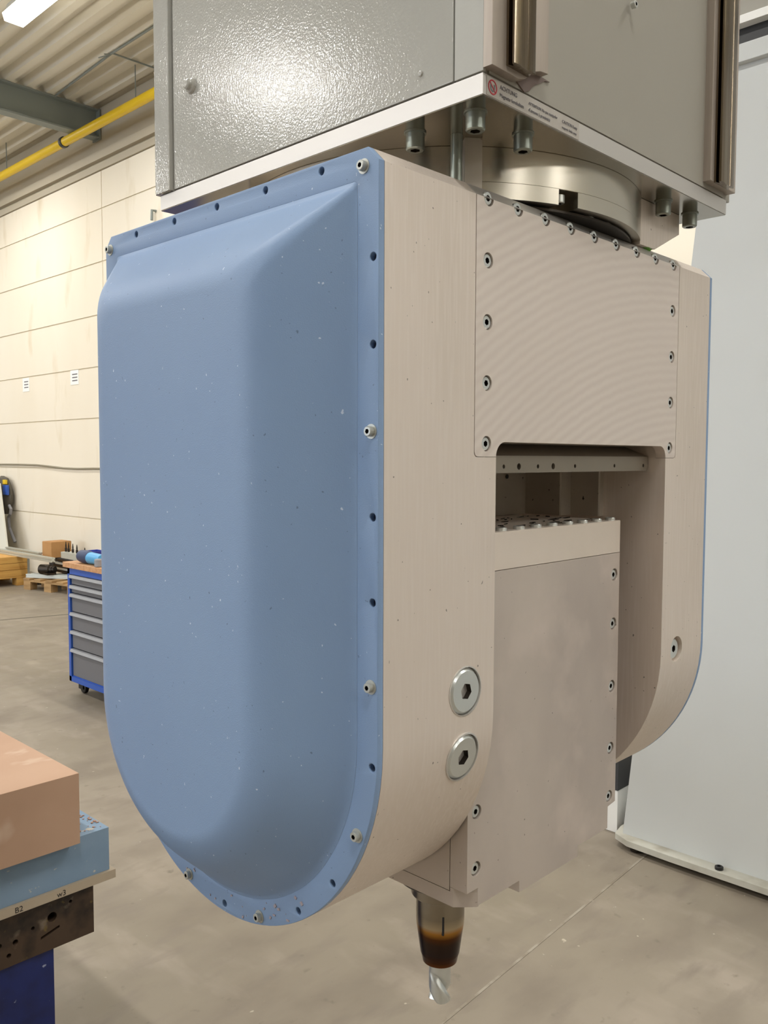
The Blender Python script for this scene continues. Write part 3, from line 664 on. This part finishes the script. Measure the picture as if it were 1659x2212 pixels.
# ================================================================== CLAMPING TABLE WITH BLOCKS
def block(name, x0, x1, y0, y1, z0, z1, m, label, cat, bev=.0015):
    o = obj(name, box(x0, x1, y0, y1, z0, z1, bev=bev), m); return tag(o, label, cat)
block('tooling_board', -.55, .3975, 1.351, 2.35, .7345, .90, 'peach', 'thick peach tooling board block on the blue foam', 'block')
block('foam_block', -.62, .487, 1.386, 2.40, .630, .7345, 'foam', 'scuffed light blue foam slab under the peach block', 'block', .001)
tag(crumbs(150, lambda: ((rnd.uniform(.405, .482), rnd.uniform(1.392, 1.75), .7352), (0, 0, 1)), .0010, .0034, 'tooling_crumbs', None, 'brown_crumb'), 'brown machining crumbs strewn on the blue foam slab', 'crumbs')
GB = thing('support_board', (0, 1.8, .609), 'thin grey board with pencil numbers under the blue foam slab', 'board')
obj('board_sheet', box(-.7, .499, 1.378, 2.45, .609, .630, bev=.0008), 'board', GB)
for (x, s) in ((.352, 'w3'), (.255, 'B2')):
    cu = bpy.data.curves.new('t', 'FONT'); cu.body = s; cu.size = .018; cu.extrude = .0002
    o = bpy.data.objects.new('t', cu); COL.objects.link(o); dg = bpy.context.evaluated_depsgraph_get()
    me = bpy.data.meshes.new_from_object(o.evaluated_get(dg)); bpy.data.objects.remove(o)
    me.transform(Matrix(((1, 0, 0, x), (0, 0, 1, 1.3777), (0, 1, 0, .6125), (0, 0, 0, 1)))); obj('pencil_mark', me, 'black', GB)
TB = thing('clamping_table', (.1, 1.7, 0), 'rusty steel clamping beam on a navy blue pedestal', 'table')
bmh = [(.39, .585, .004), (.345, .565, .011), (.30, .556, .004), (.26, .54, .006), (.225, .545, .005), (.245, .515, .005)]
sl = [(.318, .5275), (.362, .5395), (.362, .5335), (.318, .5215)]
BM = obj('clamping_beam', plate([(-.6, .489), (.4470, .489), (.4470, .609), (-.6, .609)], [circ(x, z, r, 14) for x, z, r in bmh] + [sl], .05, .001, (1, 0, 0), (0, 0, 1), (0, 1.440, 0), 1), 'rust', TB)
obj('beam_core', box(-.6, .4440, 1.4405, 2.25, .4895, .6088), 'rust', TB)
b = bmesh.new(); lathe(b, [(.0045, 0), (.0045, .004), (.003, .005)], (.39, 1.43, .585), 12, (0, -1, 0)); obj('brass_plug', b, 'yellow', TB)
obj('pedestal', box(-.30, .352, 1.398, 2.1, .02, .488, bev=.004), 'navy', TB)
obj('foot_plate', box(-.36, .40, 1.36, 2.16, 0, .02), 'navy', TB)

# ================================================================== TOOL TROLLEY AND WHAT STANDS ON IT
TR = thing('tool_trolley', (2.5, 4.75, 0), 'blue tool trolley with grey drawers and wooden top behind the head', 'trolley')
tx, ty0, ty1 = 2.215, 4.33, 5.15
obj('carcass', merge(box(tx+.01, tx+.56, ty0, ty1, .085, .125), box(tx+.01, tx+.56, ty0, ty1, .828, .873), box(tx, tx+.56, ty1-.03, ty1, .085, .873), box(tx, tx+.56, ty0, ty0+.03, .085, .873), box(tx+.2, tx+.56, ty0+.02, ty1-.02, .1, .86),
     box(tx, tx+.02, ty0, ty1, .085, .120), box(tx, tx+.02, ty0, ty1, .829, .873)), 'trolley', TR)
tops = [.827, .756, .698, .569, .443, .317, .122]
for a, c in zip(tops, tops[1:]):
    dr = obj('drawer', box(tx+.012, tx+.25, ty0+.033, ty1-.033, c+.003, a-.003, bev=.002), 'drawer', TR)
    hb = bmesh.new(); loft(hb, [[(tx+.012, y, a-.003), (tx-.006, y, a-.004), (tx-.012, y, a-.022), (tx-.006, y, a-.027), (tx+.012, y, a-.027)] for y in (ty0+.036, ty1-.036)])
    obj('handle_strip', hb, 'handle', dr)
WT = obj('worktop', box(tx-.02, tx+.60, ty0-.03, ty1+.03, .873, .909, bev=.003), 'worktop', TR)
for (x, y) in ((tx+.07, ty1-.07), (tx+.07, ty0+.07), (tx+.48, ty1-.07), (tx+.48, ty0+.07)):
    cs = obj('caster_fork', merge(box(x-.025, x-.019, y-.03, y+.03, .03, .085), box(x+.019, x+.025, y-.03, y+.03, .03, .085), box(x-.03, x+.03, y-.03, y+.03, .078, .086)), 'black', TR)
    b = bmesh.new(); lathe(b, [(.03, -.016), (.036, -.012), (.036, .012), (.03, .016)], (x, y-.01, .036), 20, (1, 0, 0)); obj('wheel', b, 'black', cs)
# bin, rack with upright tools, hand tool, box
BI = thing('storage_bin', (2.38, 5.13, .909), 'royal blue plastic bin on the back corner of the trolley top', 'bin')
def rect(x0, x1, y0, y1, z): return [(x0, y0, z), (x1, y0, z), (x1, y1, z), (x0, y1, z)]
b = bmesh.new()
loft(b, [rect(2.32, 2.44, 5.06, 5.165, .910), rect(2.31, 2.45, 5.05, 5.175, .975), rect(2.316, 2.444, 5.056, 5.169, .975), rect(2.324, 2.436, 5.066, 5.159, .916)])
obj('bin_body', b, 'bin', BI)
SR = thing('tool_rack', (3.95, 8.45, 0), 'pale floor rack of upright tools by the wall behind the trolley', 'rack')
obj('rack_block', box(3.90, 4.00, 8.05, 8.79, .50, .570, bev=.004), 'profile', SR)
for y in (8.12, 8.50): obj('rack_leg', box(3.92, 3.98, y-.03, y+.03, .0, .4995), 'profile', SR)
obj('rack_foot', box(3.921, 3.979, 8.151, 8.469, .10, .14), 'profile', SR)
lbs = ['upright tool in the rack, farthest left', 'upright tool in the rack, second from the left', 'upright tool in the rack, third from the left', 'upright tool in the rack, fourth from the left', 'upright tool standing alone at the right of the rack']
for k, (y, h) in enumerate(((8.765, .112), (8.70, .105), (8.60, .10), (8.505, .095), (8.325, .075))):
    T_ = thing('hand_tool', (3.95, y, .5705), lbs[k], 'tool', 'tools standing in the rack')
    b = bmesh.new(); lathe(b, [(.008, 0), (.008, h*.6), (.003, h)], (3.95, y, .5705), 10); obj('shank', b, 'dark_steel', T_)
    b = bmesh.new(); lathe(b, [(.0085, 0), (.013, .004), (.013, h*.35), (.0085, h*.4)], (3.95, y, .5705), 10); obj('collar', b, 'dark_steel', T_)
PT = thing('power_tool', (2.26, 4.95, .909), 'power tool with dark blue barrel and light blue body lying on the trolley', 'tool')
b = bmesh.new(); lathe(b, [(.030, 0), (.040, .01), (.044, .05), (.044, .11), (.038, .135)], (2.262, 5.045, .955), 24, (0, -1, 0)); obj('barrel', b, 'darkblue', PT)
b = bmesh.new(); lathe(b, [(.034, 0), (.040, .015), (.038, .08), (.034, .17)], (2.262, 4.92, .951), 24, (0, -1, 0)); obj('motor_body', b, 'cyan', PT)
b = bmesh.new(); tube(b, [(2.262, 4.87, .94), (2.34, 4.86, .930), (2.40, 4.84, .929)], .019, 12); obj('grip', b, 'cyan', PT)
b = bmesh.new(); lathe(b, [(.020, 0), (.026, .004), (.026, .045), (.022, .052), (.012, .054)], (2.226, 4.735, .909), 20); o = obj('grey_pot', b, 'greyplastic'); tag(o, 'small grey pot at the front of the trolley top', 'pot')

# ================================================================== GOODS ALONG THE WALL
CR = thing('wooden_crate', (3.8, 10.6, 0), 'yellow pine crate on runners by the cream wall', 'crate')
cx0, cx1, cy0, cy1 = 3.05, 4.22, 10.40, 11.15
for k in range(3):
    for (a, b_, c, d_) in ((cx0, cx1, cy0, cy0+.02), (cx0, cx1, cy1-.02, cy1)): obj('side_board', box(a, b_, c, d_, .122+.084*k, .202+.084*k, bev=.002), 'pine', CR)
    for (a, b_) in ((cx0, cx0+.02), (cx1-.02, cx1)): obj('end_board', box(a, b_, cy0+.021, cy1-.021, .122+.084*k, .202+.084*k, bev=.002), 'pine', CR)
obj('crate_lid', box(cx0+.022, cx1-.022, cy0+.022, cy1-.022, .345, .368), 'pine', CR)
obj('crate_floor', box(cx0, cx1+.03, cy0, cy1, .100, .120), 'pine', CR)
for x in (cx0+.07, (cx0+cx1)/2, cx1-.055):
    for y in (cy0+.07, cy1-.07): obj('runner_block', box(x-.085, x+.085, y-.07, y+.07, 0, .0995, bev=.002), 'pine', CR)
obj('corner_post', box(cx1+.001, cx1+.028, cy0-.003, cy0+.05, .121, .37), 'profile', CR)
PA = thing('pallet', (4.42, 9.7, 0), 'weathered wooden pallet beside the yellow crate', 'pallet')
def rotm(x, y, a): return Matrix.Translation((x, y, 0)) @ Matrix.Rotation(a, 4, 'Z')
pm = rotm(4.40, 9.66, math.radians(12))
for k in range(5):
    b = bmesh.new(); add_box(b, -.30, .30, -.50+.21*k, -.38+.21*k, .118, .14, mtx=pm); obj('deck_board', b, 'pallet', PA)
for x in (-.25, 0, .25):
    b = bmesh.new(); add_box(b, x-.045, x+.045, -.5, .46, .1, .1175, mtx=pm); obj('stringer_board', b, 'pallet', PA)
    for y in (-.43, 0, .39):
        b = bmesh.new(); add_box(b, x-.048, x+.048, y-.065, y+.065, 0, .0995, mtx=pm); obj('pallet_block', b, 'pallet', PA)
# aluminium profiles
def profile(p0, p1, w, label, group='aluminium profiles by the wall'):
    p0, p1 = Vector(p0), Vector(p1); d = (p1-p0).normalized(); s = d.cross(Vector((0, 0, 1))).normalized(); u = s.cross(d)
    h = w/2; gq = w*.12
    sec = [(-h, -h), (-gq, -h), (-gq, -h*.6), (gq, -h*.6), (gq, -h), (h, -h), (h, -gq), (h*.6, -gq), (h*.6, gq), (h, gq), (h, h), (gq, h), (gq, h*.6), (-gq, h*.6), (-gq, h), (-h, h), (-h, gq), (-h*.6, gq), (-h*.6, -gq), (-h, -gq)]
    b = bmesh.new(); loft(b, [[p + s*a + u*c for a, c in sec] for p in (p0, p1)])
    tag(obj('aluminium_profile', b, 'profile', ang=20), label, 'profile', group)
profile((4.10, 11.3, .398), (4.13, 9.48, .398), .055, 'long aluminium profile lying across the yellow crate, topmost')
profile((4.30, 11.2, .396), (4.30, 10.19, .396), .05, 'long aluminium profile beside the topmost one, nearer the wall')
profile((4.06, 10.05, .165), (4.50, 9.30, .165), .045, 'short aluminium profile low on the pallet, front')
profile((4.14, 10.08, .165), (4.58, 9.33, .165), .045, 'short aluminium profile low on the pallet, rear')
b = bmesh.new(); lathe(b, [(.05, 0), (.06, .01), (.06, .14), (.045, .15), (.045, .18)], (4.16, 9.90, .25), 20, (.5, -.86, 0)); lathe(b, [(.04, 0), (.04, .05)], (4.24, 9.76, .25), 16, (.5, -.86, 0))
add_box(b, 4.16, 4.27, 9.70, 9.88, .188, .215)
tag(obj('electric_motor', b, 'dark_steel'), 'dark motor lying on the aluminium profiles on the pallet', 'motor')
b = bmesh.new(); add_box(b, 4.29, 4.45, 10.27, 10.385, 0, .12, bev=.012)
tag(obj('steel_block', b, 'dark_steel'), 'dark grey steel block on the floor between crate and pallet', 'block')
BX = thing('cardboard_box', (4.445, 10.04, .37), 'brown cardboard box on the pile by the wall', 'box')
bmx = rotm(4.445, 10.04, math.radians(3))
b = bmesh.new(); add_box(b, -.135, .135, -.115, .115, .3705, .565, bev=.004, mtx=bmx); obj('carton', b, 'carton', BX)
for s in (-1, 1):
    b = bmesh.new(); add_box(b, -.13 if s < 0 else .003, -.003 if s < 0 else .13, -.11, .11, .5655, .569, mtx=bmx); obj('flap', b, 'carton', BX)
st = bmesh.new(); add_box(st, 4.40, 4.66, 9.50, 10.17, .188, .37)
CT = thing('parts_tray', (4.46, 9.83, .188), 'dark stack of metal parts under the cardboard box', 'tray')
obj('tray_body', st, 'charcoal', CT)
for k in range(5):
    obj('metal_bar', box(4.362, 4.399, 9.52, 10.1-.06*k, .20+.033*k, .226+.033*k), 'profile' if k % 2 else 'dark_steel', CT)
# leaning sheet and hanging bundle
b = bmesh.new()
loft(b, [[(4.44, 11.46, 0.002), (4.44, 13.4, 0.002), (4.46, 13.4, 0.0), (4.46, 11.46, 0.0)], [(4.58, 12.10, 1.25), (4.58, 13.4, 1.25), (4.60, 13.4, 1.25), (4.60, 12.10, 1.25)]])
tag(obj('white_sheet', b, 'sheet'), 'tall white sheet leaning against the cream wall behind the crate', 'sheet')
HG = thing('hanging_bundle', (4.72, 12.08, .80), 'dark grey bundle with yellow and blue patches hanging on the wall', 'bundle')
b = bmesh.new(); lps = []
for k, (yc, rx, ry, z) in enumerate(((11.96, .02, .05, 1.352), (11.91, .05, .13, 1.32), (11.85, .06, .17, 1.22), (11.80, .07, .17, 1.08), (11.80, .07, .14, .96), (11.83, .06, .10, .86), (11.84, .04, .06, .80))):
    lps.append([(4.715 + rx*.8*math.cos(2*PI*i/20), yc + .36 + ry*math.sin(2*PI*i/20)*(1+.06*math.sin(5*i)), z) for i in range(20)])
loft(b, lps); obj('cloth', b, 'cloth', HG)
b = bmesh.new(); add_box(b, 4.648, 4.68, 12.06, 12.16, 1.235, 1.30, bev=.006); obj('yellow_patch', b, 'yellow', HG, label='yellow patch')
b = bmesh.new(); add_box(b, 4.645, 4.68, 12.00, 12.16, 1.08, 1.225, bev=.01); obj('blue_patch', b, 'trolley', HG, label='blue patch')
b = bmesh.new(); tube(b, [(4.69, 12.04, .93), (4.68, 11.96, .88), (4.68, 11.98, .82), (4.70, 12.10, .76), (4.72, 12.12, .60), (4.735, 11.98, .40)], .022, 8); obj('hose', b, 'greyplastic', HG)
